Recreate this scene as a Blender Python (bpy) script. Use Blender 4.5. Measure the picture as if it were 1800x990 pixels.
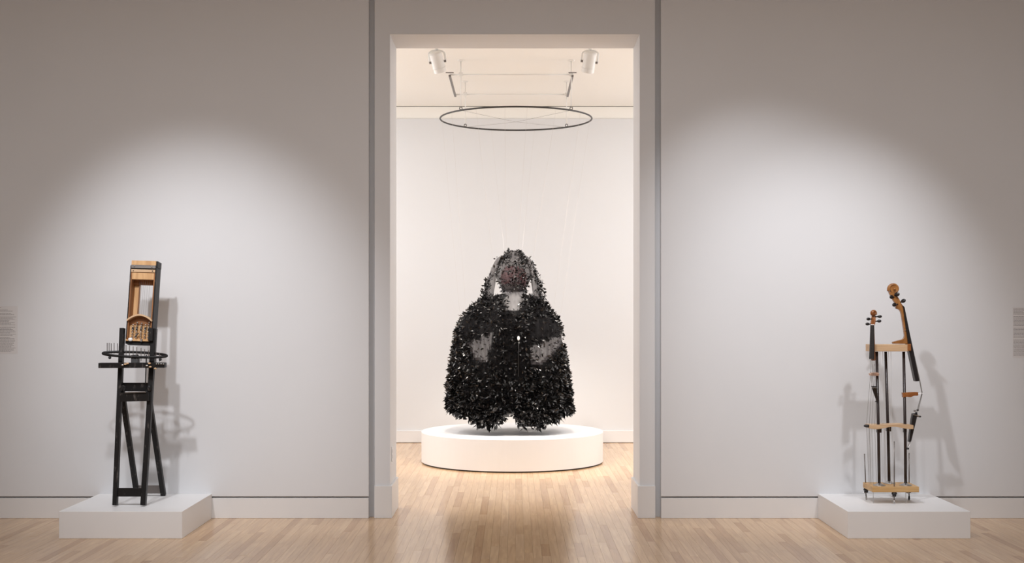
import bpy, bmesh, math, random
from mathutils import Vector, Matrix
for o in list(bpy.data.objects): bpy.data.objects.remove(o, do_unlink=True)
random.seed(11)
S = bpy.context.scene
C = S.collection
PI = math.pi

# ------------------------------------------------------------------ camera
F, VX, VY, EYE = 2190.0, 905.0, 550.0, 1.6        # focal length in px, vanishing point, eye height
cam = bpy.data.cameras.new('camera'); co = bpy.data.objects.new('camera', cam); C.objects.link(co)
co.location = (0, 0, EYE); co.rotation_euler = (PI/2, 0, 0)
cam.sensor_width = 36; cam.lens = 36*F/1800
cam.shift_x = -(VX-900)/1800; cam.shift_y = (VY-495)/1800
cam.clip_end = 100
S.camera = co
S.view_settings.view_transform = 'Standard'; S.view_settings.look = 'None'
S.view_settings.exposure = 0.0; S.view_settings.gamma = 1; S.view_settings.use_curve_mapping = False

def P(x, y, d): return Vector(((x-VX)*d/F, d, EYE-(y-VY)*d/F))

# ------------------------------------------------------------------ world and lights
w = bpy.data.worlds.new('world'); S.world = w; w.use_nodes = True
w.node_tree.nodes['Background'].inputs[0].default_value = (0.9, 0.92, 1, 1)
w.node_tree.nodes['Background'].inputs[1].default_value = 0.05

def area(name, loc, size, power, col, target=None, shape='RECTANGLE'):
    l = bpy.data.lights.new(name, 'AREA'); l.shape = shape; l.size = size[0]; l.size_y = size[1]
    l.energy = power; l.color = col
    o = bpy.data.objects.new(name, l); C.objects.link(o); o.location = loc
    if target is not None:
        o.rotation_euler = (Vector(target)-Vector(loc)).to_track_quat('-Z', 'Y').to_euler()
    return o
def spot(name, loc, target, power, angle, blend, col, radius=.05):
    l = bpy.data.lights.new(name, 'SPOT'); l.energy = power; l.color = col
    l.spot_size = math.radians(angle); l.spot_blend = blend; l.shadow_soft_size = radius
    o = bpy.data.objects.new(name, l); C.objects.link(o); o.location = loc
    o.rotation_euler = (Vector(target)-Vector(loc)).to_track_quat('-Z', 'Y').to_euler()
    return o
COOL = (.955, .965, 1.0); WARM = (.985, .965, .965)
# front gallery: added ambient fill, and the track spots aimed at the two plinths
area('ceiling_fill_front', (0, 4.2, 4.75), (9, 4), 250, COOL, (0, 4.2, 0))
spot('track_spot_left_a', (-2.95, 6.0, 4.6), (-2.44, 9.69, 1.20), 390, 43, 1.0, COOL, .08)
spot('track_spot_left_b', (-2.35, 6.2, 4.6), (-2.40, 9.69, 1.20), 230, 43, 1.0, COOL, .08)
spot('track_spot_right_a', (3.0, 6.85, 4.6), (2.42, 9.69, 1.20), 260, 44, 1.0, COOL, .07)
spot('track_spot_right_b', (.75, 7.1, 4.6), (2.25, 9.69, 1.40), 325, 47, 1.0, COOL, .07)
# back gallery: added fill areas, overhead and at the sides, out of view
for sx in (-1, 1):
    area('ceiling_fill_back', (sx*2.9, 12.1, 4.10), (1.6, 3.4), 80, WARM, (sx*2.9, 12.1, 0))
    area('side_fill_back', (sx*4.15, 12.6, 2.5), (3.4, 2.2), 75, WARM, (0, 12.4, 2.7))

# ------------------------------------------------------------------ materials
MATS = {}
def nodes(name):
    m = bpy.data.materials.new(name); m.use_nodes = True
    nt = m.node_tree; b = nt.nodes['Principled BSDF']; MATS[name] = m
    return m, nt, b
def simple(name, col, rough=.5, metal=0, noise=0, scale=30, bump=0, spec=.5):
    m, nt, b = nodes(name)
    b.inputs['Base Color'].default_value = (*col, 1); b.inputs['Roughness'].default_value = rough
    b.inputs['Metallic'].default_value = metal; b.inputs['Specular IOR Level'].default_value = spec
    if noise or bump:
        tc = nt.nodes.new('ShaderNodeTexCoord'); n = nt.nodes.new('ShaderNodeTexNoise')
        n.inputs['Scale'].default_value = scale; n.inputs['Detail'].default_value = 5
        nt.links.new(tc.outputs['Object'], n.inputs['Vector'])
        if noise:
            r = nt.nodes.new('ShaderNodeValToRGB')
            r.color_ramp.elements[0].color = (*[c*(1-noise) for c in col], 1)
            r.color_ramp.elements[1].color = (*[min(1, c*(1+noise)) for c in col], 1)
            r.color_ramp.elements[0].position = .3; r.color_ramp.elements[1].position = .7
            nt.links.new(n.outputs['Fac'], r.inputs[0]); nt.links.new(r.outputs[0], b.inputs['Base Color'])
        if bump:
            bp = nt.nodes.new('ShaderNodeBump'); bp.inputs['Strength'].default_value = bump; bp.inputs['Distance'].default_value = .003
            nt.links.new(n.outputs['Fac'], bp.inputs['Height']); nt.links.new(bp.outputs[0], b.inputs['Normal'])
    return m
def wood(name, c0, c1, rough=.45, stretch=(30, 30, 3), scale=1.0):
    m, nt, b = nodes(name)
    tc = nt.nodes.new('ShaderNodeTexCoord'); mp = nt.nodes.new('ShaderNodeMapping'); mp.inputs['Scale'].default_value = stretch
    n = nt.nodes.new('ShaderNodeTexNoise'); n.inputs['Scale'].default_value = scale; n.inputs['Detail'].default_value = 6
    n.inputs['Distortion'].default_value = .6
    r = nt.nodes.new('ShaderNodeValToRGB'); r.color_ramp.elements[0].color = (*c0, 1); r.color_ramp.elements[1].color = (*c1, 1)
    r.color_ramp.elements[0].position = .32; r.color_ramp.elements[1].position = .68
    L = nt.links.new
    L(tc.outputs['Object'], mp.inputs[0]); L(mp.outputs[0], n.inputs['Vector']); L(n.outputs['Fac'], r.inputs[0]); L(r.outputs[0], b.inputs['Base Color'])
    b.inputs['Roughness'].default_value = rough
    return m
simple('wall_paint', (.725, .73, .745), .6, noise=.012, scale=1.5, bump=.02)
simple('trim_paint', (.76, .75, .745), .42)
simple('back_paint', (.715, .725, .74), .6)
simple('cream_paint', (.90, .885, .84), .6)
simple('plinth_paint', (.84, .835, .835), .45)
simple('white_metal', (.82, .81, .78), .35)
simple('black_gap', (.03, .025, .02), .8)
simple('black_metal', (.02, .018, .017), .4)
simple('dark_tube', (.022, .012, .010), .35)
simple('ebony', (.014, .012, .013), .3)
simple('steel', (.55, .54, .53), .28, metal=1)
simple('dull_steel', (.22, .20, .19), .4, metal=.8)
simple('wire', (.26, .25, .24), .4, metal=.6)
simple('pale_wire', (.60, .59, .58), .4)
simple('filament', (.62, .59, .58), .5)
simple('rubber', (.02, .019, .02), .6)
simple('white_plastic', (.85, .85, .86), .4)
simple('ink', (.22, .20, .205), .8)
simple('label_panel', (.70, .685, .685), .6)
wood('light_wood', (.50, .27, .11), (.68, .42, .20), .5)
wood('pale_wood', (.54, .35, .20), (.66, .46, .28), .5, (4, 30, 40))
wood('ply_wood', (.48, .27, .10), (.66, .42, .19), .45, (3, 20, 60))
wood('brown_wood', (.20, .075, .022), (.34, .14, .04), .5)
wood('varnish', (.20, .062, .016), (.36, .135, .04), .22, (18, 18, 8))
wood('honey_varnish', (.22, .085, .022), (.42, .19, .06), .25, (18, 18, 8))
wood('pink_wood', (.50, .30, .21), (.66, .43, .32), .45)
# black painted old wood with worn grey scuffs
m, nt, b = nodes('black_paint')
tc = nt.nodes.new('ShaderNodeTexCoord'); n1 = nt.nodes.new('ShaderNodeTexNoise'); n1.inputs['Scale'].default_value = 38; n1.inputs['Detail'].default_value = 8
mp = nt.nodes.new('ShaderNodeMapping'); mp.inputs['Scale'].default_value = (1, 1, .35)
r = nt.nodes.new('ShaderNodeValToRGB'); e = r.color_ramp.elements
e[0].position = .60; e[0].color = (.010, .009, .009, 1); e[1].position = .80; e[1].color = (.14, .12, .11, 1)
nt.links.new(tc.outputs['Object'], mp.inputs[0]); nt.links.new(mp.outputs[0], n1.inputs['Vector'])
nt.links.new(n1.outputs['Fac'], r.inputs[0]); nt.links.new(r.outputs[0], b.inputs['Base Color']); b.inputs['Roughness'].default_value = .45; b.inputs['Specular IOR Level'].default_value = .3
# strip floor: every board its own tone, grain along Y
m, nt, b = nodes('floor_wood')
L = nt.links.new; N = nt.nodes.new
geo = N('ShaderNodeNewGeometry'); oi = N('ShaderNodeObjectInfo')
add = N('ShaderNodeMath'); add.operation = 'ADD'; L(geo.outputs['Random Per Island'], add.inputs[0]); L(oi.outputs['Random'], add.inputs[1])
fr = N('ShaderNodeMath'); fr.operation = 'FRACT'; L(add.outputs[0], fr.inputs[0])
mp = N('ShaderNodeMapping'); mp.inputs['Scale'].default_value = (38, 2.2, 1); L(geo.outputs['Position'], mp.inputs[0])
off = N('ShaderNodeVectorMath'); off.operation = 'ADD'
sc = N('ShaderNodeMath'); sc.operation = 'MULTIPLY'; sc.inputs[1].default_value = 57; L(fr.outputs[0], sc.inputs[0])
L(mp.outputs[0], off.inputs[0]); L(sc.outputs[0], off.inputs[1])
nz = N('ShaderNodeTexNoise'); nz.inputs['Scale'].default_value = 1; nz.inputs['Detail'].default_value = 7; nz.inputs['Distortion'].default_value = .8
L(off.outputs[0], nz.inputs['Vector'])
r1 = N('ShaderNodeValToRGB'); e = r1.color_ramp.elements
e[0].position = 0; e[0].color = (.56, .36, .21, 1); e[1].position = 1; e[1].color = (.71, .50, .315, 1)
for p, c in ((.10, (.50, .305, .165, 1)), (.18, (.63, .425, .25, 1)), (.5, (.67, .46, .28, 1)), (.75, (.65, .435, .26, 1))):
    x = e.new(p); x.color = c
L(fr.outputs[0], r1.inputs[0])
r2 = N('ShaderNodeValToRGB'); e = r2.color_ramp.elements
e[0].position = .3; e[0].color = (.84, .80, .76, 1); e[1].position = .7; e[1].color = (1.05, 1.04, .98, 1); L(nz.outputs['Fac'], r2.inputs[0])
mx = N('ShaderNodeMix'); mx.data_type = 'RGBA'; mx.blend_type = 'MULTIPLY'; mx.inputs[0].default_value = 1
L(r1.outputs[0], mx.inputs[6]); L(r2.outputs[0], mx.inputs[7]); L(mx.outputs[2], b.inputs['Base Color'])
b.inputs['Roughness'].default_value = .19; b.inputs['Specular IOR Level'].default_value = .75
bp = N('ShaderNodeBump'); bp.inputs['Strength'].default_value = .05; bp.inputs['Distance'].default_value = .002
L(nz.outputs['Fac'], bp.inputs['Height']); L(bp.outputs[0], b.inputs['Normal'])
# leaves of glossy black ribbon
m, nt, b = nodes('black_leaf')
geo = nt.nodes.new('ShaderNodeNewGeometry'); oi = nt.nodes.new('ShaderNodeObjectInfo')
ad = nt.nodes.new('ShaderNodeMath'); ad.operation = 'ADD'; nt.links.new(geo.outputs['Random Per Island'], ad.inputs[0]); nt.links.new(oi.outputs['Random'], ad.inputs[1])
fr = nt.nodes.new('ShaderNodeMath'); fr.operation = 'FRACT'; nt.links.new(ad.outputs[0], fr.inputs[0])
r = nt.nodes.new('ShaderNodeValToRGB'); e = r.color_ramp.elements
e[0].position = .55; e[0].color = (.004, .0038, .004, 1); e[1].position = 1; e[1].color = (.022, .019, .019, 1)
nt.links.new(fr.outputs[0], r.inputs[0]); nt.links.new(r.outputs[0], b.inputs['Base Color'])
mr = nt.nodes.new('ShaderNodeMapRange'); mr.inputs[3].default_value = .2; mr.inputs[4].default_value = 1.0; nt.links.new(fr.outputs[0], mr.inputs[0]); nt.links.new(mr.outputs[0], b.inputs['Specular IOR Level'])
b.inputs['Roughness'].default_value = .27
# sheer net: fine threads with see-through gaps
def net(name, col, cover):
    m, nt, b = nodes(name)
    b.inputs['Base Color'].default_value = (*col, 1); b.inputs['Roughness'].default_value = .7; b.inputs['Specular IOR Level'].default_value = .05
    t = nt.nodes.new('ShaderNodeBsdfTransparent'); mx = nt.nodes.new('ShaderNodeMixShader'); mx.inputs[0].default_value = cover
    tc = nt.nodes.new('ShaderNodeTexCoord'); nz = nt.nodes.new('ShaderNodeTexNoise'); nz.inputs['Scale'].default_value = 14; nz.inputs['Detail'].default_value = 4
    mp = nt.nodes.new('ShaderNodeMapping'); mp.inputs['Scale'].default_value = (1.6, 1.6, .35)
    mr = nt.nodes.new('ShaderNodeMapRange'); mr.inputs[1].default_value = .3; mr.inputs[2].default_value = .7
    mr.inputs[3].default_value = max(0, cover-.14); mr.inputs[4].default_value = min(1, cover+.14)
    L = nt.links.new
    L(tc.outputs['Object'], mp.inputs[0]); L(mp.outputs[0], nz.inputs['Vector']); L(nz.outputs['Fac'], mr.inputs[0]); L(mr.outputs[0], mx.inputs[0])
    L(t.outputs[0], mx.inputs[1]); L(b.outputs[0], mx.inputs[2]); L(mx.outputs[0], nt.nodes['Material Output'].inputs[0])
    return m
net('black_net', (.05, .044, .046), .60)
net('hood_net', (.05, .045, .046), .56)
net('lappet_net', (.07, .064, .066), .80)
net('dense_net', (.006, .0055, .006), .93)
net('grey_net', (.26, .25, .255), .72)
net('red_net', (.32, .06, .078), .60)

# ------------------------------------------------------------------ helpers
class MB:
    def __init__(s): s.v = []; s.f = []
    def box(s, x0, x1, y0, y1, z0, z1):
        s.hexa([Vector(p) for p in ((x0,y0,z0),(x1,y0,z0),(x1,y1,z0),(x0,y1,z0),(x0,y0,z1),(x1,y0,z1),(x1,y1,z1),(x0,y1,z1))]); return s
    def hexa(s, p):
        n = len(s.v); s.v += [Vector(q) for q in p]
        s.f += [[n+i for i in q] for q in ((3,2,1,0),(4,5,6,7),(0,1,5,4),(1,2,6,5),(2,3,7,6),(3,0,4,7))]; return s
    def bar(s, a, b, w, t, side=(1,0,0), w1=None, t1=None):
        a = Vector(a); b = Vector(b); ax = (b-a).normalized()
        sd = Vector(side); sd = (sd-ax*sd.dot(ax)).normalized(); n = ax.cross(sd)
        w1 = w if w1 is None else w1; t1 = t if t1 is None else t1
        q = []
        for c, ww, tt in ((a, w, t), (b, w1, t1)):
            for i, j in ((-1,-1),(1,-1),(1,1),(-1,1)): q.append(c+sd*ww/2*i+n*tt/2*j)
        return s.hexa(q)
    def tube(s, pts, r, n=8, cap=True, closed=False, flat=None):
        pts = [Vector(p) for p in pts]; k = len(pts)
        rr = r if isinstance(r, (list, tuple)) else [r]*k
        base = len(s.v); prev = None
        for i, p in enumerate(pts):
            if closed: t = pts[(i+1) % k]-pts[i-1]
            else: t = pts[min(i+1, k-1)]-pts[max(i-1, 0)]
            t.normalize()
            if flat is not None: u = Vector(flat)-t*Vector(flat).dot(t)
            elif prev is None: u = t.orthogonal()
            else: u = prev-t*prev.dot(t)
            u.normalize(); prev = u; q = t.cross(u)
            for j in range(n):
                a = 2*PI*j/n; ru = rr[i]; rq = rr[i]
                if isinstance(ru, tuple): ru, rq = ru
                s.v.append(p+u*math.cos(a)*ru+q*math.sin(a)*rq)
        for i in range(k if closed else k-1):
            for j in range(n):
                i2 = (i+1) % k; j2 = (j+1) % n
                s.f.append([base+i*n+j, base+i*n+j2, base+i2*n+j2, base+i2*n+j])
        if cap and not closed:
            s.f.append([base+j for j in reversed(range(n))]); s.f.append([base+(k-1)*n+j for j in range(n)])
        return s
    def lathe(s, c, prof, n=32, axis=(0,0,1)):
        c = Vector(c); ax = Vector(axis).normalized(); u = ax.orthogonal().normalized(); q = ax.cross(u); base = len(s.v)
        for r, h in prof:
            for j in range(n):
                a = 2*PI*j/n; s.v.append(c+ax*h+(u*math.cos(a)+q*math.sin(a))*r)
        k = len(prof)
        for i in range(k-1):
            for j in range(n):
                j2 = (j+1) % n; s.f.append([base+i*n+j, base+i*n+j2, base+(i+1)*n+j2, base+(i+1)*n+j])
        if prof[0][0] > 1e-6: s.f.append([base+j for j in reversed(range(n))])
        if prof[-1][0] > 1e-6: s.f.append([base+(k-1)*n+j for j in range(n)])
        return s
    def ball(s, c, r, n=10, st=(1,1,1), axis=None):
        c = Vector(c); base = len(s.v); m_ = n//2
        R = Vector(axis).to_track_quat('Z', 'Y').to_matrix() if axis is not None else Matrix.Identity(3)
        for i in range(1, m_):
            th = PI*i/m_
            for j in range(n):
                a = 2*PI*j/n
                s.v.append(c+R @ Vector((r*st[0]*math.sin(th)*math.cos(a), r*st[1]*math.sin(th)*math.sin(a), r*st[2]*math.cos(th))))
        t = len(s.v); s.v += [c+R @ Vector((0,0,r*st[2])), c-R @ Vector((0,0,r*st[2]))]
        for i in range(m_-2):
            for j in range(n):
                j2 = (j+1) % n; s.f.append([base+i*n+j, base+(i+1)*n+j, base+(i+1)*n+j2, base+i*n+j2])
        for j in range(n):
            j2 = (j+1) % n; s.f.append([t, base+j, base+j2]); s.f.append([t+1, base+(m_-2)*n+j2, base+(m_-2)*n+j])
        return s
    def prism(s, poly, ext):                     # polygon of 3D points pushed along ext
        n = len(s.v); k = len(poly); ext = Vector(ext)
        s.v += [Vector(p) for p in poly]+[Vector(p)+ext for p in poly]
        s.f.append([n+i for i in range(k)]); s.f.append([n+k+i for i in reversed(range(k))])
        for i in range(k): j = (i+1) % k; s.f.append([n+j, n+i, n+k+i, n+k+j])
        return s
    def build(s, name, mat, parent=None, bevel=0, smooth=False, seg=1):
        o0 = Vector((0,0,0)); p = parent
        while p is not None: o0 += p.location; p = p.parent
        me = bpy.data.meshes.new(name); me.from_pydata([v-o0 for v in s.v], [], s.f)
        bm = bmesh.new(); bm.from_mesh(me); bmesh.ops.recalc_face_normals(bm, faces=bm.faces)
        if bevel: bmesh.ops.bevel(bm, geom=bm.edges[:], offset=bevel, segments=seg, affect='EDGES', profile=.5)
        bm.to_mesh(me); bm.free()
        if smooth: me.polygons.foreach_set('use_smooth', [True]*len(me.polygons))
        me.materials.append(MATS[mat])
        o = bpy.data.objects.new(name, me); C.objects.link(o)
        if parent is not None: o.parent = parent
        return o
def tag(o, label, cat, group=None):
    o['label'] = label; o['category'] = cat
    if group: o['group'] = group
    return o
def thing(name, loc, label, cat, group=None):
    o = bpy.data.objects.new(name, None); C.objects.link(o); o.location = loc; o.empty_display_size = .1
    return tag(o, label, cat, group)
def struct(o): o['kind'] = 'structure'; return o
def lab(o, t): o['label'] = t; return o

# ------------------------------------------------------------------ the rooms
WY = 9.69            # face of the applied wall panels
PY = 9.71            # face of the portal surround
PB = 10.23           # back face of the portal wall
BY = 15.33           # back wall of the further gallery
OX, OZ = .973, 3.771 # half width and height of the opening
EX = 1.136           # inner edge of the wall panels
RX, RZ = 7.2, 4.8    # front gallery half width, ceiling height
BX, BZ = 4.2, 4.145  # back gallery half width, ceiling height
def wallpart(name, mat, boxes, bevel=0):
    b_ = MB()
    for q in boxes: b_.box(*q)
    return struct(b_.build(name, mat, None, bevel))
wallpart('wall_portal', 'wall_paint', [(-1.30, -OX, PY+.06, PB, 0, RZ), (OX, 1.30, PY+.06, PB, 0, RZ), (-OX, OX, PY+.06, PB, OZ, RZ),
    (-EX+.044, -OX, PY, PY+.06, 0, RZ), (OX, EX-.044, PY, PY+.06, 0, RZ), (-OX, OX, PY, PY+.06, OZ, RZ)])
for sgn, nm in ((-1, 'left'), (1, 'right')):
    a, c = sorted((sgn*EX, sgn*RX))
    wallpart('wall_front_'+nm, 'wall_paint', [(a, c, WY, WY+.03, .171, RZ)], .002)
    a2, c2 = sorted((sgn*(EX+.002), sgn*RX))
    wallpart('wall_core_'+nm, 'wall_paint', [(a2, c2, WY+.03, PB, 0, RZ)])
    wallpart('baseboard_front_'+nm, 'trim_paint', [(a2, c2, WY+.001, WY+.03, 0, .158)], .002)
    a, c = sorted((sgn*(OX-.016), sgn*(EX-.042)))
    a3, c3 = sorted((sgn*(OX-.016), sgn*OX))
    wallpart('baseboard_portal_'+nm, 'trim_paint', [(a, c, PY-.012, PY, 0, .252), (a3, c3, PY, PB+.012, 0, .252)], .002)
    wallpart('wall_side_front_'+nm, 'wall_paint', [(sgn*RX-.1*(sgn < 0), sgn*RX+.1*(sgn > 0), -3, PB, 0, RZ)])
    wallpart('wall_side_back_'+nm, 'back_paint', [(sgn*BX-.1*(sgn < 0), sgn*BX+.1*(sgn > 0), PB, BY+.1, 0, BZ)])
wallpart('wall_rear', 'wall_paint', [(-RX, RX, -3.1, -3, 0, RZ)])
wallpart('ceiling_front', 'wall_paint', [(-RX, RX, -3, PB, RZ, RZ+.1)])
wallpart('ceiling_back', 'cream_paint', [(-BX, BX, PB, BY+.1, BZ, BZ+.1)])
wallpart('wall_back', 'back_paint', [(-BX, BX, BY, BY+.1, 0, 3.99)])
wallpart('wall_back_upper', 'cream_paint', [(-BX, BX, BY+.012, BY+.1, 3.99, BZ-.008)])
wallpart('ceiling_shade_line', 'black_gap', [(-BX, BX, BY+.03, BY+.1, BZ-.008, BZ)])  # dark strip painted in for the shade line under the ceiling
wallpart('baseboard_back', 'trim_paint', [(-BX, BX, BY-.018, BY, .004, .15)], .003)

# floor: subfloor slab and maple strips, the 300 that show largest as parts
fl = struct(MB().box(-RX, RX, -3, BY+.1, -.05, -.012).build('floor', 'black_gap'))
SW = .0572
rng = random.Random(5); boards = []
nrow = int(2*RX/SW)
for i in range(nrow):
    x0 = -RX+i*SW; y = -3-rng.random()*1.2
    while y < BY:
        ln = rng.choice((.45, .7, .9, 1.1, 1.3, 1.6))*rng.uniform(.85, 1.15)
        a, c = max(y, -3), min(y+ln, BY)
        xm = x0+SW/2
        blocked = (c > PY and a < PB and abs(xm) > OX+.03) 
        if c-a > .02 and not (a > PB and abs(xm) > BX) and not (blocked and a > WY and c < PB): boards.append((x0, a, c, rng.uniform(-.00025, .00025)))
        y += ln
def shown(bd):
    x0, a, c, _ = bd; a = max(a, 7.97)
    if abs(x0) > OX: c = min(c, WY)
    else: c = min(c, 12.6)
    if c <= a: return 0
    m_ = (a+c)/2
    if abs(x0+SW/2) > .412*m_: return 0
    if -3.25 < x0 < -2.4 and m_ > 8.82 and x0 < -2.36: return 0
    return SW*F/m_*(EYE*F/a-EYE*F/c)
boards.sort(key=shown, reverse=True)
rest = MB()
for k, (x0, a, c, dz) in enumerate(boards):
    t = rest if k >= 300 else MB()
    t.box(x0+.0004, x0+SW-.0004, a+.0004, c-.0004, -.012, dz)
    if k < 300: t.build('plank', 'floor_wood', fl)
o = rest.build('plank_field', 'floor_wood', fl); o['kind'] = 'stuff'

# outlet plate on the left jamb
oc = P(689, 799, 9.82); oz = oc.z
out = thing('outlet_plate', (-OX, 9.86, oz), 'small white outlet plate set low on the inner face of the portal jamb', 'outlet')
MB().box(-OX, -OX+.006, 9.825, 9.895, oz-.058, oz+.058).build('cover', 'white_plastic', out, .002)
for dz in (-.022, .022): MB().box(-OX+.004, -OX+.0075, 9.845, 9.875, oz+dz-.014, oz+dz+.014).build('socket', 'label_panel', out, .001)

# ------------------------------------------------------------------ plinths and round platform
PT = .193
def plinth(x0, x1, label):
    return tag(MB().box(x0, x1, 8.82, WY-.001, 0, PT).build('plinth', 'plinth_paint', None, .002), label, 'plinth')
plinth(P(103.3, 0, 8.82).x, P(320.0, 0, 8.82).x, 'low square white plinth under the black wooden trestle sculpture')
plinth(P(1490.3, 0, 8.82).x, P(1706, 0, 8.82).x, 'low square white plinth under the violin and cello neck sculpture')
DX, DY, DR, DH = -.028, 13.41, .975, .331
pf = thing('round_platform', (DX, DY, 0), 'low round white platform beneath the hanging black coat', 'platform')
MB().lathe((DX, DY, 0), [(DR-.012, 0), (DR-.012, .016)], 96).build('recessed_base', 'black_gap', pf)  # black colour stands in for the shade of the gap below the drum
MB().lathe((DX, DY, 0), [(DR, .014), (DR, DH-.003), (DR-.003, DH)], 128).build('drum', 'plinth_paint', pf)

# ------------------------------------------------------------------ wall texts
def wall_text(x0, x1, y0, y1, lines, label, sd):
    g = random.Random(sd)
    a = P(x0, y0, WY); c = P(x1, y1, WY)
    t = thing('wall_label', (a.x, WY, c.z), label, 'wall label')
    MB().box(a.x, c.x, WY-.0015, WY, c.z-.012, a.z+.008).build('panel', 'label_panel', t)
    lh = (a.z-c.z)/len(lines)
    for i, f in enumerate(lines):
        if f <= 0: continue
        z = a.z-lh*(i+.5); x = a.x+.006; end = a.x+(c.x-a.x-.012)*f; mb = MB()
        while x < end:
            wd = min(g.uniform(.004, .019), end-x)
            mb.box(x, x+wd, WY-.0018, WY-.0014, z-lh*.16, z+lh*.16); x += wd+.0022
        mb.build('text_line', 'ink', t)
LN = [.55, .5, .75, .9, .3, .85, .95, 0, 1, .9, .97, .8, .78, .96, .84, .98, 0, .98, .85, .9, .95, .98, .83, .99, .9, 0, .82, .95, .96, .97, .93, .94, .9, .95, .86, .98, .93, .94, .85]
wall_text(-30, 31, 540, 619, LN, 'grey wall text in paragraphs beside the trestle sculpture', 3)
wall_text(1780, 1842, 542, 626, LN[2:], 'grey wall text in paragraphs beside the violin and cello neck sculpture', 4)

# ------------------------------------------------------------------ trestle instrument on the left plinth
def dl(y): return 9.06+.000516*(890-y)
def Q(x, y, off=0): return P(x, y, dl(y)+off)
tr = thing('trestle_instrument', (-2.80, 9.30, PT), 'tall black wooden trestle sculpture with zither box, hooks and pin hoop', 'sculpture')
def down(a, b, z=PT+.0075):                              # extend segment a->b until it reaches height z
    return a+(b-a)*((z-a.z)/(b.z-a.z))
for top, bot, wd in ((Q(215.3, 577), Q(202.5, 889), .032), (Q(271.5, 578), Q(252, 889), .036)):
    MB().bar(top, down(top, bot), wd, .042).build('front_leg', 'black_paint', tr, .002)
for xt, xb in ((-2.892, -2.904), (-2.700, -2.700)):
    a = Vector((xt, 9.17, 1.03)); MB().bar(a, down(a, Vector((xb, 9.575, PT))), .036, .034).build('rear_leg', 'black_paint', tr, .002)
MB().bar(Q(205, 865.5), Q(250, 865.5), .062, .018, (0,0,1)).build('lower_front_rail', 'black_paint', tr, .0015)
MB().bar((-2.90, 9.553, .245), (-2.70, 9.553, .245), .062, .016, (0,0,1)).build('lower_rear_rail', 'dull_steel', tr, .0015)
lab(MB().bar((-2.72, 9.59, .225), (-2.684, 9.59, .225), .062, .004, (0,0,1)).build('foot_tape', 'white_plastic', tr), 'white worn patch on a rear foot')
MB().bar(Q(212, 680.5, .03), Q(262, 680.5, .03), .064, .02, (0,0,1)).build('upper_rear_rail', 'black_paint', tr, .0015)
MB().bar(Q(212, 698, -.03), Q(263, 697, -.03), .066, .05, (0,0,1)).build('upper_front_rail', 'black_paint', tr, .0015)
lab(MB().bar(Q(220, 690.5, -.062), Q(257, 689.5, -.062), .007, .012, (0,0,1)).build('rail_edge', 'dull_steel', tr), 'worn grey edge of the rail')
MB().bar(Q(213, 687, -.05), Q(218.5, 679, -.05), .022, .05).build('hinge_block', 'black_paint', tr, .002)
hb = MB().ball(Q(262, 683, -.03), .016, 10, (1, .8, 1.6)); hb.build('hinge_knot', 'black_paint', tr, smooth=True)
MB().tube([Q(257.3, 624, -.03), Q(255.8, 674, -.03)], .0045, 8).build('thin_rod', 'black_metal', tr)
# lower shelf, knots and block
sh = MB().bar(P(175, 642.5, 9.10), P(291, 642, 9.10), .037, .06, (0,0,1)).build('shelf', 'black_paint', tr, .003)
for x, y, m_ in ((215, 642, 'steel'), (220, 640.5, 'pale_wood'), (224, 639, 'pale_wood'), (258, 643, 'steel'), (262.5, 639, 'pale_wood'), (264, 645, 'pale_wood'), (273, 648, 'pale_wood')):
    MB().ball(P(x, y, 9.062), .0085, 8, (1.4, .6, .8)).build('knot', m_, tr, smooth=True)
for x in (275, 279, 283, 287): MB().ball(P(x, 640, 9.066), .006, 8).build('stud', 'steel', tr, smooth=True)
MB().bar(P(238, 641, 9.13), P(238, 626, 9.16), .052, .05).build('hoop_block', 'black_paint', tr, .002)
# oval hoop with upright tines
hc = P(237, 623.5, 9.17); hx = .236; hv = Vector((0, -.048, -.0155))
def hoop(a): return hc+Vector((hx*math.cos(a), 0, -.010*math.cos(a)))+hv*math.sin(a)
MB().tube([hoop(2*PI*i/72) for i in range(72)], (lambda: [(.0095, .008)]*72)(), 10, closed=True, flat=(0,0,1)).build('hoop', 'black_paint', tr, smooth=True)
for zx, yt, yb in ((165,265,385),(185,265,380),(205,270,380),(235,265,380),(270,270,380),(298,270,375),(403,285,425),(440,295,430),(480,305,440),(520,310,450),(565,320,465),(603,335,420),(645,345,410),(722,365,480),(757,375,470)):
    x = 160+zx/6.19; y0 = 560+yt/6.19; y1 = 560+yb/6.19
    ca = max(-1, min(1, (P(x, 620, 9.17).x-hc.x)/hx)); a = math.acos(ca)*(-1 if zx < 310 else 1); h_ = hoop(a)
    top = P(x, y0, h_.y); bot = P(x, y1, h_.y); bot.z = min(bot.z, h_.z-.012); bot.x = top.x = h_.x
    MB().tube([bot, top], .0028, 6).build('tine', 'dull_steel', tr)
for a in (.6, 2.4): MB().ball(hoop(a)-Vector((0, 0, .018)), .012, 8).build('hoop_knob', 'rubber', tr, smooth=True)
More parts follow.
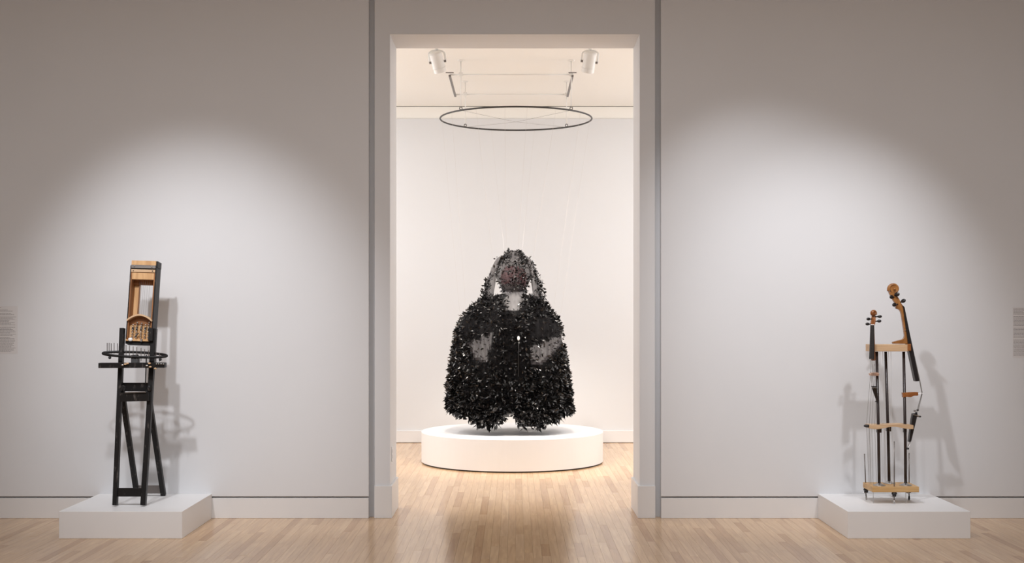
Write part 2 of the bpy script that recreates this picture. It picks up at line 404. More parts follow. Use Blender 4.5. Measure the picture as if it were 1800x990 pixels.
# zither box leaning between the posts
b0 = Q(243.6, 600, -.01); b1 = Q(253, 459, -.01); U = (b1-b0).normalized(); HB = (b1-b0).length
Rr = Vector((1, 0, 0)); Rr = (Rr-U*Rr.dot(U)).normalized(); Nn = Rr.cross(U)           # Nn points to the viewer
if Nn.y > 0: Nn = -Nn
k_ = HB/.6
def B(a, v, w_): return b0+Rr*a+U*(v*k_)+Nn*w_
def bb(name, a0, a1, v0, v1, w0, w1, mat, bev=.001, par=None):
    q = [B(a, v, w_) for v, w_, a in ((v0,w0,a0),(v0,w0,a1),(v0,w1,a1),(v0,w1,a0),(v1,w0,a0),(v1,w0,a1),(v1,w1,a1),(v1,w1,a0))]
    return MB().hexa(q).build(name, mat, par or tr, bev)
bb('box_side', -.098, -.091, -.02, .565, -.10, 0, 'black_paint')
bb('box_side', .089, .099, -.06, .565, -.11, 0, 'black_paint')
bb('side_lining', -.091, -.082, 0, .545, -.098, -.002, 'brown_wood')
bb('side_lining', .080, .089, 0, .545, -.098, -.002, 'brown_wood')
bb('box_cap', -.090, .092, .568, .602, -.085, .004, 'light_wood')
bb('cap_end', .092, .104, .555, .602, -.10, -.004, 'black_paint')
mt = bb('metal_bar', -.090, .092, .545, .568, -.03, .008, 'dull_steel')
for a in (-.066, .064): MB().ball(B(a, .557, .009), .006, 8).build('screw', 'steel', mt, smooth=True)
bb('cap_gap', -.090, .090, .535, .545, -.06, -.002, 'black_gap')
st = bb('upper_strip', -.089, .089, .515, .536, -.03, .004, 'pale_wood')
for a in (-.073, .07): MB().ball(B(a, .526, .005), .005, 8).build('screw', 'dull_steel', st, smooth=True)
bb('pin_board', -.088, .088, .462, .514, -.04, -.004, 'light_wood')
bb('back_rail', -.083, .083, .43, .465, -.098, -.06, 'brown_wood')
bb('back_stile', -.083, -.040, .12, .435, -.098, -.082, 'light_wood')
bb('back_stile', .060, .083, .12, .435, -.098, -.082, 'light_wood')
bb('stile_edge', -.046, -.040, .12, .435, -.084, -.068, 'brown_wood')
for a in (-.028, -.015, -.002, .012, .028, .044):
    MB().tube([B(a, .47, -.03), B(a*1.05, .14, -.035)], .0007, 5).build('string', 'wire', tr)
# arched bridge
arc = MB(); pts = []
for i in range(19):
    t = -1+2*i/18; pts.append((t*.094, .158+.042*(1-t*t)))
poly = [B(a, v, .018) for a, v in pts]+[B(a*.97, v-.012, .018) for a, v in reversed(pts)]
arc.prism(poly, -Nn*.085).build('arched_bridge', 'pale_wood', tr)
poly = [B(a*.96, v-.011, -.03) for a, v in pts]+[B(.088, .125, -.03), B(-.088, .125, -.03)]
MB().prism(poly, -Nn*.02).build('bridge_shade', 'brown_wood', tr)  # brown fill coloured in for the shade beneath the arch
bb('lower_panel', -.088, .088, .005, .128, -.05, -.036, 'light_wood')
bb('panel_ledge', -.094, .086, 0, .014, -.05, .008, 'light_wood')
bb('under_rail', -.086, .09, -.026, -.002, -.07, -.01, 'black_paint')
bb('post_cap', .078, .112, .0, .10, .0, .035, 'black_paint', .004)
# row of hooks on the lower panel
for a, vt in ((-.056, .122), (-.027, .138), (.006, .134), (.036, .124), (.062, .142)):
    hk = MB(); n = 34; pts = []
    for i in range(n):
        t = i/(n-1); ang = t*9*PI
        pts.append(B(a+.007*math.cos(ang), .02+t*(vt-.03), -.022+.007*math.sin(ang)))
    hk.tube(pts, .003, 6).build('spring_hook', 'steel', tr, smooth=True)
    MB().ball(B(a+.004, vt, -.014), .0075, 8).build('hook_bead', 'steel', tr, smooth=True)
    MB().bar(B(a, .085, -.024), B(a, .105, -.024), .012, .012).build('hook_collar', 'rubber', tr, .001)
MB().bar(B(-.035, .028, -.01), B(-.008, .062, -.012), .007, .006).build('dark_pin', 'rubber', tr)
lab(MB().ball(B(-.058, .010, .012), .016, 8, (1.1, .6, .9)).build('white_clip', 'white_plastic', tr), 'small white crumpled clip')
MB().ball(B(-.077, .018, .008), .011, 8, (1.3, .6, .6)).build('red_clip', 'varnish', tr, smooth=True)
MB().bar(B(.022, -.006, .014), B(.027, .016, .012), .013, .012).build('dark_clip', 'dull_steel', tr, .002)

# ------------------------------------------------------------------ violin and cello neck sculpture on the right plinth
vc = thing('string_sculpture', (2.78, 9.28, PT), 'sculpture of violin and cello necks joined by black rods on a small wooden base', 'sculpture')
X0 = P(1533.6, 0, 9.15).x; X1 = P(1615.7, 0, 9.15).x; BZ0, BZ1 = .281, .322
MB().box(X0, X1, 9.15, 9.40, BZ0, BZ1).build('base_board', 'ply_wood', vc, .002)
rods = {}
for k, (xb, db, xt, dt) in enumerate(((1545.5, 9.215, 1541, 9.275), (1563, 9.335, 1556.7, 9.345), (1592, 9.225, 1588.5, 9.285))):
    a = P(xb, 0, db); a.z = BZ1; t = P(xt, 618.5, dt)
    MB().tube([a, a+(t-a)*.35+Vector((.002, 0, 0)), t], .0108, 14).build('post', 'dark_tube', vc, smooth=True)
    MB().lathe(a, [(.046, 0), (.044, .004), (.024, .010), (.018, .016), (.0125, .018)], 28).build('post_flange', 'steel', vc, smooth=True)
    rods[k] = (a, t)
def rodpt(k, y):
    a, t = rods[k]; z = EYE-(y-VY)*9.26/F; return a+(t-a)*((z-a.z)/(t.z-a.z))
# adjustable spikes that carry the base
for x, y, d, ytop in ((1522.5, 0, 9.37, 798), (1571.9, 0, 9.165, 776), (1598, 0, 9.36, 796.5)):
    a = P(x, 0, d); a.z = PT; top = P(x, ytop, d); lean = Vector((-.012, 0, 0)) if x < 1540 else Vector((0, 0, 0))
    sp = MB().tube([a, top+lean], .0042, 10).build('spike', 'dull_steel', vc, smooth=True)
    MB().lathe((a.x, a.y, BZ0-.034), [(.012, 0), (.016, .006), (.013, .012), (.019, .018), (.019, .026), (.015, .034)], 18).build('spike_socket', 'rubber', vc, smooth=True)
    MB().tube([Vector((a.x, a.y-.012, BZ0-.026)), Vector((a.x-.016, a.y-.02, BZ0-.034)), Vector((a.x-.03, a.y-.022, BZ0-.028))], .0032, 8).build('thumb_screw', 'steel', vc, smooth=True)
    MB().lathe((a.x, a.y, PT), [(.004, 0), (.0075, .008), (.006, .028)], 12).build('spike_tip', 'rubber' if x > 1590 else 'steel', vc, smooth=True)
for x, d in ((1535, 9.19), (1592, 9.19)):
    a = P(x, 0, d); MB().tube([(a.x, a.y, PT), (a.x, a.y, BZ0)], .0022, 8).build('pin_leg', 'steel', vc)
# middle wavy shelf
ws = MB(); tp = []; 
for i in range(21):
    t = i/20; x = 1526+77*t; y = 749.0+1.3*math.sin(t*2*PI*1.15+.6)
    p = P(x, y, 9.245); ext = .012+.004*math.sin(t*9)
    tp.append((p, ext))
poly = [p+Vector((0, -.035, e_)) for p, e_ in tp]+[p+Vector((0, -.035, -e_)) for p, e_ in reversed(tp)]
ws.prism(poly, (0, .115, 0)).build('wavy_shelf', 'pale_wood', vc)
MB().ball(P(1524, 749, 9.235), .016, 12, (1.6, 1.3, .75)).build('shelf_tip', 'ebony', vc, smooth=True)
for k in range(3):
    p = rodpt(k, 755); MB().box(p.x-.010, p.x+.022 if k < 2 else p.x+.010, p.y-.016, p.y+.016, p.z-.022, p.z+.014).build('shelf_bracket', 'dark_tube', vc, .002)
# upper beam
TX0 = P(1528.8, 0, 9.235).x; TX1 = P(1598, 0, 9.235).x; zt = P(0, 605.8, 9.235).z; zb = P(0, 618, 9.235).z
MB().box(TX0, TX1, 9.235, 9.345, zb, zt).build('beam', 'pale_wood', vc, .002)
lab(MB().box(TX1-.012, TX1+.014, 9.23, 9.30, zb+.004, zt+.004).build('heel_block', 'varnish', vc, .003), 'red-brown varnished neck heel')
# violin neck in front of the beam
def scroll(name, c, ax_x, ax_z, r0, turns, rt, mat, par, sgn=1, start=0.0, flatv=None, thick=1.5):
    pts = []; rr = []; n = int(40*turns)
    nrm = Vector(ax_x).cross(Vector(ax_z)).normalized()
    for i in range(n+1):
        t = i/n; a = start+sgn*2*PI*turns*t; r_ = r0*(1-t)**.85+r0*.12
        pts.append(c+Vector(ax_x)*math.cos(a)*r_+Vector(ax_z)*math.sin(a)*r_)
        q = rt*(1-.62*t); rr.append((q*thick*(1+.35*t), q))
    MB().tube(pts, rr, 10, flat=nrm).build(name, mat, par, smooth=True)
    MB().tube([c-nrm*rt*thick*.75, c+nrm*rt*thick*.75], r0*.85, 20).build('scroll_core', mat, par)
    MB().tube([c-nrm*rt*thick*1.55, c+nrm*rt*thick*1.55], r0*.22, 12).build('scroll_eye', mat, par, smooth=True)
def peg(a, b, r, par):
    a = Vector(a); b = Vector(b); d_ = (b-a).normalized()
    pg = MB().tube([a, b-d_*.012], [r*.45, r*.55], 8).build('peg', 'ebony', par, smooth=True)
    MB().ball(b, r*1.25, 10, (.55, 1.0, 1.35), axis=d_).build('peg_head', 'ebony', pg, smooth=True)
vd = 9.205
nk = MB().bar(P(1534.8, 634, vd+.022), P(1533.8, 571, vd+.018), .030, .026, w1=.020).build('violin_neck', 'varnish', vc, .004)
q = [P(1528.2, 631.5, vd), P(1537.4, 631.5, vd), P(1536.9, 572, vd), P(1530.2, 572, vd)]
MB().prism(q, (0, .010, 0)).build('violin_fingerboard', 'ebony', vc, .0015)
lab(MB().bar(P(1530.3, 571, vd-.001), P(1536.8, 571, vd-.001), .006, .008, (0,0,1)).build('nut', 'white_plastic', vc), 'white nut')
pb = MB().prism([P(1530.6, 572, vd), P(1538.0, 572, vd), P(1539.2, 566, vd+.005), P(1539.6, 556, vd+.01), P(1537.5, 551, vd+.02), P(1533.6, 553, vd+.02), P(1532.2, 562, vd+.008)], (0, .024, 0)).build('violin_pegbox', 'varnish', vc, .002)
scroll('violin_scroll', P(1535.2, 551.2, vd+.016), Vector((.80, .60, 0)), Vector((0, 0, 1)), .0185, 1.7, .0105, 'varnish', vc, 1, -.4, thick=1.6)
for a, b in (((1533, 561), (1526.5, 561)), ((1533, 570), (1524.8, 569.8)), ((1538, 557), (1546.5, 556.6)), ((1538, 565), (1545.5, 564.6))):
    peg(P(*a, vd+.012), P(*b, vd+.008), .0095, vc)
br = MB().prism([P(1529.8, 657, vd), P(1534, 655.4, vd), P(1544, 655.2, vd+.03), P(1546, 658, vd+.03), P(1544.5, 661, vd+.03), P(1531, 660.6, vd)], (0, .045, 0)).build('violin_bridge', 'pink_wood', vc, .001)
tl = MB().prism([P(1531.7, 679, vd), P(1540.6, 679, vd), P(1543.6, 700, vd+.022), P(1543.6, 706, vd+.026), P(1541.0, 706, vd+.026)], (0, .009, 0)).build('violin_tailpiece', 'ebony', vc, .001)
for i in range(4):
    x = 1532.6+i*2.3; MB().ball(P(x, 681.5+.3*(i % 2), vd-.004), .0036, 8).build('fine_tuner', 'steel', tl, smooth=True)
    MB().tube([P(1530.8+i*1.75, 572, vd-.004), P(1529.6+i*2.2, 631, vd-.006), P(1531+i*2.3, 656, vd-.012), P(1532.7+i*2.3, 679, vd-.003)], .001, 5).build('violin_string', 'wire', vc)
MB().tube([P(1541.5, 705, vd+.026), P(1538.5, 706, vd+.03), rodpt(0, 707)], .003, 8).build('tail_gut', 'ebony', vc)
# long wires between beam, shelf tip and base
zb1 = BZ1
for xt, yt, xm, xb in ((1531, 648, 1523, 1528), (1534.5, 640, 1528, 1531), (1537.5, 640, 1532.5, 1535), (1540, 690, 1537.5, 1541)):
    e_ = P(xb, 0, 9.25); e_.z = zb1
    MB().tube([P(xt, yt, 9.225), P(xm, 748, 9.235), e_], .0012, 5).build('long_wire', 'wire', vc)
for xt, xb, d in ((1547, 1551, 9.26), (1551.5, 1556.5, 9.29), (1561.5, 1566, 9.27), (1566, 1569, 9.29)):
    a = P(xt, 618, d); e_ = P(xb, 0, d); e_.z = zb1; MB().tube([a, e_], .0012, 5).build('long_wire', 'pale_wire', vc)
# cello neck
cd = 9.255
TH = Vector((0, .032, 0))
def spline(pts, n=8):
    out_ = []
    for i in range(len(pts)-1):
        p0 = pts[max(i-1, 0)]; p1 = pts[i]; p2 = pts[i+1]; p3 = pts[min(i+2, len(pts)-1)]
        for j in range(n):
            t = j/n; out_.append(tuple(.5*((2*b_)+(c_-a_)*t+(2*a_-5*b_+4*c_-d_)*t*t+(3*b_-a_-3*c_+d_)*t**3) for a_, b_, c_, d_ in zip(p0, p1, p2, p3)))
    out_.append(pts[-1]); return out_
def z4(x, y): return (1490+x/6.19, 480+y/6.19)
Lp = spline([z4(448, 195), z4(470, 245), z4(500, 300), z4(530, 345), z4(528, 385), z4(560, 398), z4(583, 430), z4(600, 520), z4(618, 640), z4(622, 690), z4(600, 722), z4(540, 738), z4(495, 752), z4(497, 770)], 5)
Rp = spline([z4(655, 772), z4(658, 700), z4(648, 600), z4(622, 470), z4(606, 385), z4(585, 330), z4(552, 268), z4(512, 224), z4(488, 214)], 5)
poly = [P(x, y, cd) for x, y in Lp+Rp]
MB().prism(poly, TH).build('cello_neck', 'honey_varnish', vc, .002)
scroll('cello_scroll', P(*z4(500, 176), cd+.016), Vector((1, 0, 0)), Vector((0, 0, 1)), .034, 1.8, .0125, 'honey_varnish', vc, -1, math.radians(200), thick=1.7)
for a, b in (((505, 262), (478, 262)), ((545, 340), (508, 346)), ((505, 240), (538, 234)), ((575, 318), (606, 304))):
    peg(P(*z4(*a), cd+.004), P(*z4(*b), cd-.012), .0125, vc)
fb = [P(1586.6, 537, cd), P(1589.4, 540, cd), P(1615.2, 670, cd), P(1608.6, 670.6, cd), P(1597.5, 618, cd)]
MB().prism([p+Vector((0, -.012, 0)) for p in fb], (0, .055, 0)).build('cello_fingerboard', 'ebony', vc, .002)
lab(MB().bar(P(1585.5, 535.5, cd+.01), P(1588.8, 541, cd+.01), .006, .04, (1,0,0)).build('nut', 'white_plastic', vc), 'white nut')
for dy in (576, 581.5): MB().bar(P(1590.5, dy, cd-.002), P(1592.5, dy, cd-.002), .004, .003, (0,0,1)).build('neck_screw', 'steel', vc)
arm = spline([(1587, 690.6), (1592, 690.4), (1600, 689.8), (1613.5, 689.6), (1613.8, 692.5), (1614, 695.5), (1606, 696), (1601.5, 698.4), (1594, 698), (1588, 699)], 3)
MB().prism([P(x, y, cd-.005) for x, y in arm], (0, .035, 0)).build('bridge_arm', 'varnish', vc, .001)
MB().bar(P(1613, 692.3, cd+.008), P(1622, 691.3, cd+.008), .007, .03, (0,0,1), w1=.003).build('bridge_tip', 'white_plastic', vc)
ct = [P(1604.8, 727, cd), P(1612.8, 727, cd), P(1611.0, 736, cd), P(1601.3, 776.5, cd), P(1597.6, 777.5, cd), P(1602.6, 738, cd)]
tl = MB().prism([p+Vector((0, -.008, 0)) for p in ct], (0, .045, 0)).build('cello_tailpiece', 'ebony', vc, .003)
for x, y, m_ in ((1608, 722.5, 'dull_steel'), (1610.5, 726, 'rubber'), (1613, 721, 'rubber'), (1614, 732, 'dull_steel'), (1617, 732.5, 'rubber')):
    MB().ball(P(x, y, cd-.004), .0085, 8, (1.2, 1, .8)).build('fine_tuner', m_, tl, smooth=True)
MB().bar(P(1605, 729, cd-.01), P(1616, 731.5, cd-.01), .006, .006, (0,0,1)).build('tuner_bar', 'steel', tl)
for i in range(4):
    d = cd-.008+i*.013
    MB().tube([P(1588.6, 539, d), P(1616+.4*i, 669, d), P(1620.2+.5*i, 691.4, d), P(1611+.9*i, 724, d)], .0012, 5).build('cello_string', 'wire', vc)
MB().tube([P(1599.2, 777, cd), P(1597, 783, cd), P(1594.5, 787.5, cd)], .0018, 6).build('tail_wire', 'steel', vc)
MB().tube([P(1600.4, 777, cd+.02), P(1598.5, 784, cd+.01), P(1595.5, 788, cd)], .0018, 6).build('tail_wire', 'steel', vc)
p = rodpt(2, 788); MB().tube([p, p+Vector((.020, -.02, 0))], .007, 10).build('tail_button', 'ebony', vc, smooth=True)

# ------------------------------------------------------------------ hanging hardware in the back gallery
RC = Vector((.012, 13.12, 3.64)); RR = .797
rg = thing('suspension_ring', RC, 'thin black steel ring hanging level above the leafy coat', 'ring')
MB().tube([RC+Vector((RR*math.cos(2*PI*i/128), RR*math.sin(2*PI*i/128), 0)) for i in range(128)], .0088, 8, closed=True).build('ring_band', 'black_metal', rg, smooth=True)
HK = [RC+Vector((sx*.556, sy*.57, 0)) for sx in (-1, 1) for sy in (-1, 1)]
for h in HK:
    MB().tube([h+Vector((.014*math.cos(2*PI*i/16), 0, .020+.014*math.sin(2*PI*i/16))) for i in range(16)], .0035, 6, closed=True).build('eye_hook', 'black_metal', rg, smooth=True)
for a, b in ((HK[0], HK[3]), (HK[1], HK[2])):
    m_ = (a+b)/2-Vector((0, 0, .03))
    MB().tube([a+(b-a)*i/10-Vector((0, 0, .03*(1-abs(i-5)/5))) for i in range(11)], .0014, 5).build('cross_wire', 'dull_steel', rg)
hf = thing('hanging_frame', (0, 13.1, 4.0), 'white pipe frame and drop rods hung from the cream ceiling above the black ring', 'ceiling frame')
for h in HK:
    MB().tube([(h.x, h.y, h.z+.038), (h.x, h.y, BZ)], .0052, 8).build('drop_rod', 'white_metal', hf, smooth=True)
    MB().lathe((h.x, h.y, BZ-.012), [(.022, 0), (.034, .006), (.034, .012)], 16).build('ceiling_canopy', 'white_metal', hf)
    MB().box(h.x-.02, h.x+.02, h.y-.02, h.y+.02, 3.985, 4.02).build('clamp', 'white_metal', hf, .002)
FX0, FX1 = -.655, .580
for y in (HK[0].y, HK[1].y): MB().tube([(FX0, y, 4.0), (FX1, y, 4.0)], .008, 10).build('cross_pipe', 'white_metal', hf, smooth=True)
for x in (FX0, FX1): lab(MB().bar((x, HK[0].y-.02, 3.985), (x, HK[1].y+.02, 3.985), .022, .02).build('side_channel', 'dull_steel', hf, .002), 'grey channel bar')
for x in (FX0, FX1): MB().box(x-.04, x+.04, HK[0].y-.03, HK[0].y-.01, 4.012, 4.02).build('end_strap', 'dull_steel', hf)
# track heads
tk = thing('light_track', (0, 11.7, BZ), 'white ceiling track carrying the two spotlights', 'light track')
MB().box(-2.4, 2.4, 11.682, 11.718, BZ-.032, BZ).build('track_rail', 'white_metal', tk, .002)
def head(px, aim, label, sg):
    top = P(px, 87.5, 11.7); x = top.x
    t = thing('spotlight', (x, 11.7, BZ-.032), label, 'spotlight', 'spotlights under the back ceiling')
    zc = P(0, 109, 11.7).z; c = Vector((x+.01*sg, 11.7, zc)); ax = (Vector(aim)-c).normalized()
    MB().lathe((x, 11.7, top.z-.004), [(.010, 0), (.014, .006), (.014, BZ-.034-top.z)], 14).build('stem', 'white_metal', t, smooth=True)
    sd = Vector((1, 0, .12*sg)).normalized(); r_ = .060; dn = Vector((0, 0, -1))
    yk = [c-sd*(r_+.016)]; 
    for i in range(9):
        a = PI*i/8; yk.append(Vector((x, 11.7, zc+.075))+Vector((-math.cos(a)*(r_+.016), 0, math.sin(a)*.036)))
    yk.append(c+sd*(r_+.016))
    MB().tube(yk, [(.004, .010)]*len(yk), 8, flat=(0, 0, 1) if False else None).build('yoke', 'white_metal', t, smooth=True)
    for s_ in (-1, 1): MB().tube([c+sd*s_*(r_-.004), c+sd*s_*(r_+.020)], .011, 12).build('pivot_knob', 'dull_steel', t, smooth=True)
    MB().lathe(c-ax*.095, [(.030, -.006), (.052, 0), (r_, .012), (r_, .190), (r_-.005, .190), (r_-.008, .15), (.02, .12)], 28, axis=ax).build('can', 'white_metal', t, smooth=False)
    MB().tube([c-ax*.095+ax*.150+u_ for u_ in [(ax.orthogonal().normalized()*math.cos(2*PI*i/24)+ax.cross(ax.orthogonal().normalized())*math.sin(2*PI*i/24))*(r_+.001) for i in range(24)]], .0025, 6, closed=True).build('seam', 'white_metal', t, smooth=True)
    lp = c+ax*.10; sp = spot('spotlight_lamp', lp, aim, 290, 58, .7, (1, .93, .84), .05)
    sp.parent = t; sp.matrix_parent_inverse = Matrix.Translation(-t.location)
head(767.5, (.18, 13.35, .6), 'white can spotlight under the back ceiling, the more strongly tilted of the two', 1)
head(1037.5, (.22, 13.35, .6), 'white can spotlight under the back ceiling, the more upright of the two', -1)

# ------------------------------------------------------------------ the hanging leafy coat
CD = 13.25; SC = CD/F
CX = P(896, 0, CD).x
ct_ = thing('leaf_coat', (CX, CD, P(0, 752, CD).z), 'black sheer hooded coat covered in glossy leaf shapes, hanging above the round platform', 'coat')
ctm = [(516, 884, 920), (520, 868, 932), (525, 853, 942), (531, 842, 952), (540, 829, 963), (555, 815, 976), (575, 805, 985), (600, 800, 988), (620, 797, 992), (650, 793, 996), (680, 791, 999), (705, 790, 1001), (725, 790, 1001), (756, 792, 1000)]
def interp(tab, y, j):
    if y <= tab[0][0]: return tab[0][j]
    for a, b in zip(tab, tab[1:]):
        if y <= b[0]: t = (y-a[0])/(b[0]-a[0]); return a[j]+(b[j]-a[j])*t
    return tab[-1][j]
hem = [(784, 716), (800, 726), (820, 732), (832, 744), (860, 749), (880, 744), (889, 734), (896, 718), (904, 736), (915, 748), (945, 751), (965, 742), (990, 730), (1007, 722)]
dep = [(516, .12), (524, .18), (531, .23), (545, .29), (575, .34), (620, .37), (680, .40), (756, .41)]
def surf(u, y):
    xl, xr = interp(ctm, y, 1), interp(ctm, y, 2); hw = (xr-xl)/2; xm = (xl+xr)/2
    s_, c_ = math.sin(u), math.cos(u)
    fold = 1+.035*math.sin(u*9+y*.02)*min(1, (y-520)/90)
    px = xm+hw*math.copysign(abs(s_)**.86, s_)*(fold if abs(s_) < .9 else 1)
    b_ = interp(dep, y, 1)*fold
    return Vector(((px-VX)*SC, CD-b_*math.copysign(abs(c_)**.86, c_), EYE-(y-VY)*SC)), px
def win(px, y):
    """0 outside, 1 left sheer window, 2 right sheer window"""
    if 603-(px-820)*.38+3*math.sin(px*.45) < y < 634+2*math.sin(px*.7) and 819+(y-590)*.40 < px < 868-(y-584)*.22: return 1
    if 610-(px-932)*.42+2.5*math.sin(px*.4) < y < 640 and 931+(y-590)*.04 < px < 989-max(0, y-606)*1.15: return 2
    return 0
def sparse(px, y):
    """share of leaves kept: the sheer windows stay nearly bare"""
    def el(cx, cy, rx, ry): return ((px-cx)/rx)**2+((y-cy)/ry)**2
    if win(px, y): return .12
    if el(958, 578, 27, 19) < 1: return .16
    if el(845, 572, 24, 12) < 1: return .45
    if el(822, 566, 14, 22) < 1: return .45
    if el(903, 528, 14, 14) < 1: return .06
    return 1
# sheer body net
NU, NV = 96, 56
mb = MB(); idx = {}; shf = {}
for j in range(NV+1):
    y = 516.5+(753-516.5)*j/NV
    for i in range(NU):
        p, px = surf(2*PI*i/NU, y); idx[i, j] = len(mb.v); mb.v.append(p)
for j in range(NV):
    y = 516.5+(753-516.5)*(j+.5)/NV
    for i in range(NU):
        px = surf(2*PI*(i+.5)/NU, y)[1]
        if not NU/4 < i < 3*NU/4 and ((px-903)/19)**2+((y-527)/21)**2 < 1: continue
        if y < interp(hem, px, 1)-5: (shf.setdefault((win(px, y), NU/4 < i < 3*NU/4), []) if win(px, y) else mb.f).append([idx[i, j], idx[(i+1) % NU, j], idx[(i+1) % NU, j+1], idx[i, j+1]])
mb.build('body_cloth', 'dense_net', ct_, smooth=True)
for fs in shf.values():
    mb.f = fs; o = mb.build('sheer_window', 'black_net', ct_, smooth=True); lab(o, 'see-through net panel of the coat')
    bm = bmesh.new(); bm.from_mesh(o.data); bmesh.ops.delete(bm, geom=[v for v in bm.verts if not v.link_faces], context='VERTS'); bm.to_mesh(o.data); bm.free()
# dark inner panel behind the front opening
mb = MB(); W = 16; H = 24
for j in range(H+1):
    y = 552+(722-552)*j/H; hw = 24+12*(j/H)
    for i in range(W+1):
        t = -1+2*i/W; mb.v.append(P(903+hw*t-2*(j/H), y, CD-.16+.10*t*t+.02*math.sin(i*1.9)))
for j in range(H):
    for i in range(W): n = j*(W+1)+i; mb.f.append([n, n+1, n+W+2, n+W+1])
mb.build('inner_panel', 'dense_net', ct_, smooth=True)
# hood: a loose pointed net shell, open below
def hood(u, t):                                    # t 0 at crown, 1 at lower rim
    y = 441+72*t
    hw = 33*math.sin(min(1, .16+t*1.25)*PI/2)*(1 if t < .6 else 1-.42*((t-.6)/.4))
    b_ = .20*math.sin(min(1, .2+t*1.2)*PI/2)*(1 if t < .6 else 1-.4*((t-.6)/.4))
    px = 903+hw*math.sin(u); return Vector(((px-VX)*SC, CD-b_*math.cos(u), EYE-(y-VY)*SC)), px, y
mb = MB(); NU2, NV2 = 48, 26
for j in range(NV2+1):
    for i in range(NU2): mb.v.append(hood(2*PI*i/NU2, j/NV2)[0])
for j in range(NV2):
    for i in range(NU2): mb.f.append([j*NU2+i, j*NU2+(i+1) % NU2, (j+1)*NU2+(i+1) % NU2, (j+1)*NU2+i])
mb.f.append(list(range(NU2)))
mb.build('hood', 'hood_net', ct_, smooth=True)
# red-tinted veil inside the hood
mb = MB()
for j in range(13):
    y = 468+46*j/12; hw = 24*(1-.25*(j/12)**2)*math.sin(min(1, .35+j/8)*PI/2)
    for i in range(13):
        t = -1+2*i/12; mb.v.append(P(903+hw*t, y, CD-.10+.08*t*t-.02*math.exp(-((j-6)/2)**2-(t*4)**2)))
for j in range(12):
    for i in range(12): n = j*13+i; mb.f.append([n, n+1, n+14, n+13])
lab(mb.build('face_veil', 'red_net', ct_, smooth=True), 'dull red sheer veil inside the hood')
# collar and upper chest in paler gauze
mb = MB(); NC = 32
prof = [(500, 19, .11), (512, 20, .115), (520, 23, .12), (528, 25, .13), (538, 24, .17), (552, 18, .25), (566, 10, .31)]
for y, hw, b_ in prof:
    for i in range(NC): a = 2*PI*i/NC; mb.v.append(Vector(((903+hw*math.sin(a)-VX)*SC, CD-b_*math.cos(a), EYE-(y-VY)*SC)))
for j in range(len(prof)-1):
    for i in range(NC):
        if j > 3 and NC*.25 < i < NC*.75: continue
        mb.f.append([j*NC+i, j*NC+(i+1) % NC, (j+1)*NC+(i+1) % NC, (j+1)*NC+i])
lab(mb.build('collar', 'grey_net', ct_, smooth=True), 'pale grey gauze collar')
# side lappets from hood to shoulder
def lap(side, t, s_):                              # t down, s_ across -1..1
    if side < 0: cx = 884-27*t**.55; hw = 2.5+7*t**.5
    else: cx = 922+25*t**.55; hw = 2.5+6.5*t**.5
    y = 449+77*t; return P(cx+hw*s_, y, CD-.05-.06*t+.035*s_*s_), cx+hw*s_, y
for sd in (-1, 1):
    mb = MB()
    for j in range(15):
        for i in range(7): mb.v.append(lap(sd, j/14, -1+i/3)[0])
    for j in range(14):
        for i in range(6): n = j*7+i; mb.f.append([n, n+1, n+8, n+7])
    mb.build('lappet', 'lappet_net', ct_, smooth=True)
# leaves
lr = random.Random(21); leaves = []
def put(p, nrm, size, droop=.35):
    d = (nrm*lr.uniform(.25, 1.0)+Vector((lr.gauss(0, .75), lr.gauss(0, .45), lr.gauss(-droop, .65))))
    if d.length < .1: d = nrm.copy()
    d.normalize(); up = Vector((lr.gauss(0, 1), lr.gauss(0, 1), lr.gauss(0, 1))); x = up-d*up.dot(d); x.normalize(); z = x.cross(d)
    ln = size*lr.uniform(.7, 1.35); wd = ln*lr.uniform(.16, .30)
    M = Matrix((x*wd, d*ln, z*ln)).transposed().to_4x4(); M.translation = p; leaves.append((ln*wd, nrm.y < -.3, M))
def normal(u, y):
    a = surf(u, y)[0]; b_ = surf(u+.03, y)[0]-a; c_ = surf(u, y+2)[0]-a; n = b_.cross(c_); n.normalize()
    o_ = a-Vector((CX, CD, a.z)); return n if n.dot(o_) > 0 else -n
cnt = 0
while cnt < 12500:
    y = 521+(752-521)*lr.random()**.92; u = lr.uniform(-PI, PI); p, px = surf(u, y)
    hm = interp(hem, px, 1)-3
    if y > hm: continue
    pk = sparse(px, y)
    if math.cos(u) < 0 and pk > .35: pk = min(pk, .8)
    if 540 < y < 640 and pk == 1: pk = .80
    if lr.random() > pk: cnt += .4; continue
    big = .040+.024*max(0, min(1, (y-640)/90))
    put(p+Vector((lr.gauss(0, .008), lr.gauss(0, .012), 0)), normal(u, y), big, .25 if y < hm-14 else .75); cnt += 1
for i in range(2200):                              # the dense dark front
    t = lr.uniform(-1, 1); y = lr.uniform(553, 722); hw = 24+12*((y-552)/170)
    put(P(903+hw*t, y, CD-.18-lr.random()*.1), Vector((0, -1, 0)), .042+.016*(y-553)/170)
i = 0
while i < 1350:                                     # hood
    t = lr.random()**.8; u = lr.uniform(-PI, PI); p, px, y = hood(u, t)
    keep = .9 if t < .30 else (.85 if abs(px-910) < 16 and y < 503 and not (880 < px < 893) else .26)
    if 898 < px < 906 and y < 462: keep = .1
    if math.cos(u) < 0 and t > .3: keep *= .3
    i += .35
    if lr.random() > keep: continue
    i += .65; o_ = (p-Vector((P(903, 0, CD).x, CD, p.z))); o_.z += .1*(1-t); put(p, o_.normalized(), .036, .1)
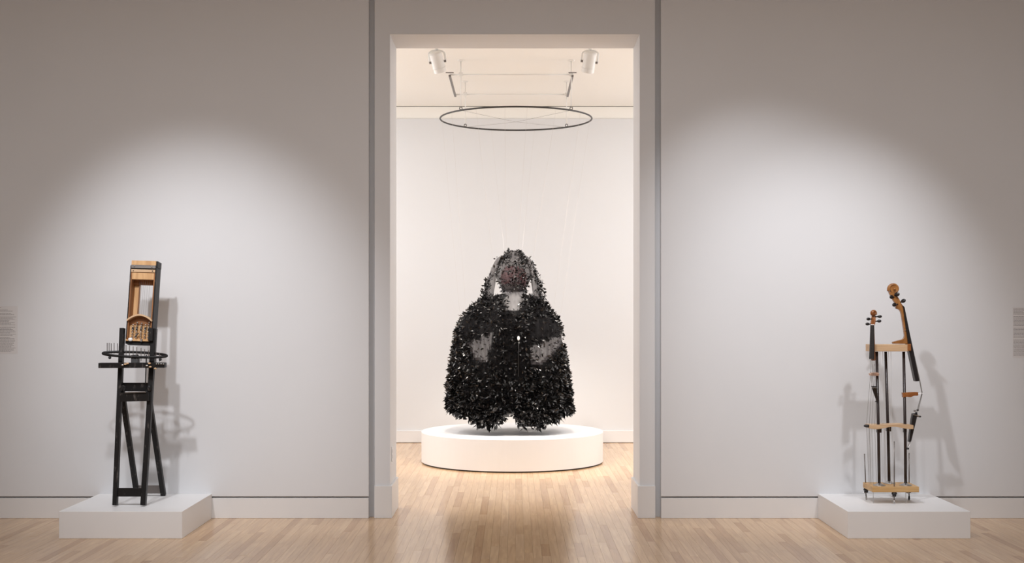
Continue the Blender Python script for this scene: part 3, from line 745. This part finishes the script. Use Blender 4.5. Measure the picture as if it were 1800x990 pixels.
for sd in (-1, 1):
    for i in range(190):
        t = lr.random()**.55; s_ = lr.uniform(-.4, 1)*sd*1.0
        if sd < 0 and .12 < t < .42 and lr.random() < .8: continue
        p, px, y = lap(sd, t, s_+.35*sd); put(p, Vector((sd*.5, -.8, .1)).normalized(), .036, .2)
lm = bpy.data.meshes.new('leaf')
LV = [Vector(q) for q in ((0,0,0), (-1,.5,.08), (0,.5,0), (1,.45,.08), (0,1,-.10))]; LF = [(0,2,1), (0,3,2), (1,2,4), (2,3,4)]
lm.from_pydata(LV, [], LF); lm.materials.append(MATS['black_leaf'])
leaves.sort(key=lambda q: q[0]*(1 if q[1] else .05), reverse=True)
org = ct_.location
mass = MB()
for k, (_, _, M) in enumerate(leaves):
    if k < 300:
        o = bpy.data.objects.new('leaf', lm); C.objects.link(o); o.parent = ct_
        M2 = M.copy(); M2.translation = M.translation-org; o.matrix_local = M2
    else:
        n = len(mass.v); mass.v += [M @ v for v in LV]; mass.f += [[n+i for i in f] for f in LF]
me = bpy.data.meshes.new('leaf_mass'); me.from_pydata([v-org for v in mass.v], [], mass.f); me.materials.append(MATS['black_leaf'])
o = bpy.data.objects.new('leaf_mass', me); C.objects.link(o); o.parent = ct_; o['kind'] = 'stuff'
lab(MB().ball(P(911.5, 595, CD-.42), .018, 10, (.75, .3, 1.35)).build('white_petal', 'white_plastic', ct_, smooth=True), 'small white petal on the coat front')
MB().tube([P(911.8, 600, CD-.41), P(911.6, 622, CD-.41), P(911.2, 662, CD-.42)], .0022, 6).build('petal_stem', 'black_metal', ct_, smooth=True)
# clear threads that carry the coat from the ring
for ang, x, y, dd, part in ((195, 808, 548, 0, 'shoulder'), (215, 818, 534, 0, 'shoulder'), (240, 866, 454, -.06, 'hood'), (262, 890, 437, -.05, 'hood'), (110, 886, 438, .06, 'hood'), (278, 911, 436, -.05, 'hood'), (75, 918, 438, .06, 'hood'),
        (300, 937, 454, -.06, 'hood'), (325, 974, 535, 0, 'shoulder'), (345, 986, 550, 0, 'shoulder')):
    a = math.radians(ang); q = RC+Vector((RR*math.cos(a), RR*math.sin(a), -.009)); e_ = P(x, y, CD+dd)
    tag(MB().tube([q, e_], .0009, 4).build('thread', 'filament'), 'fine clear thread running from the black ring down to the %s of the leafy coat' % part, 'thread', 'threads to the coat '+part)
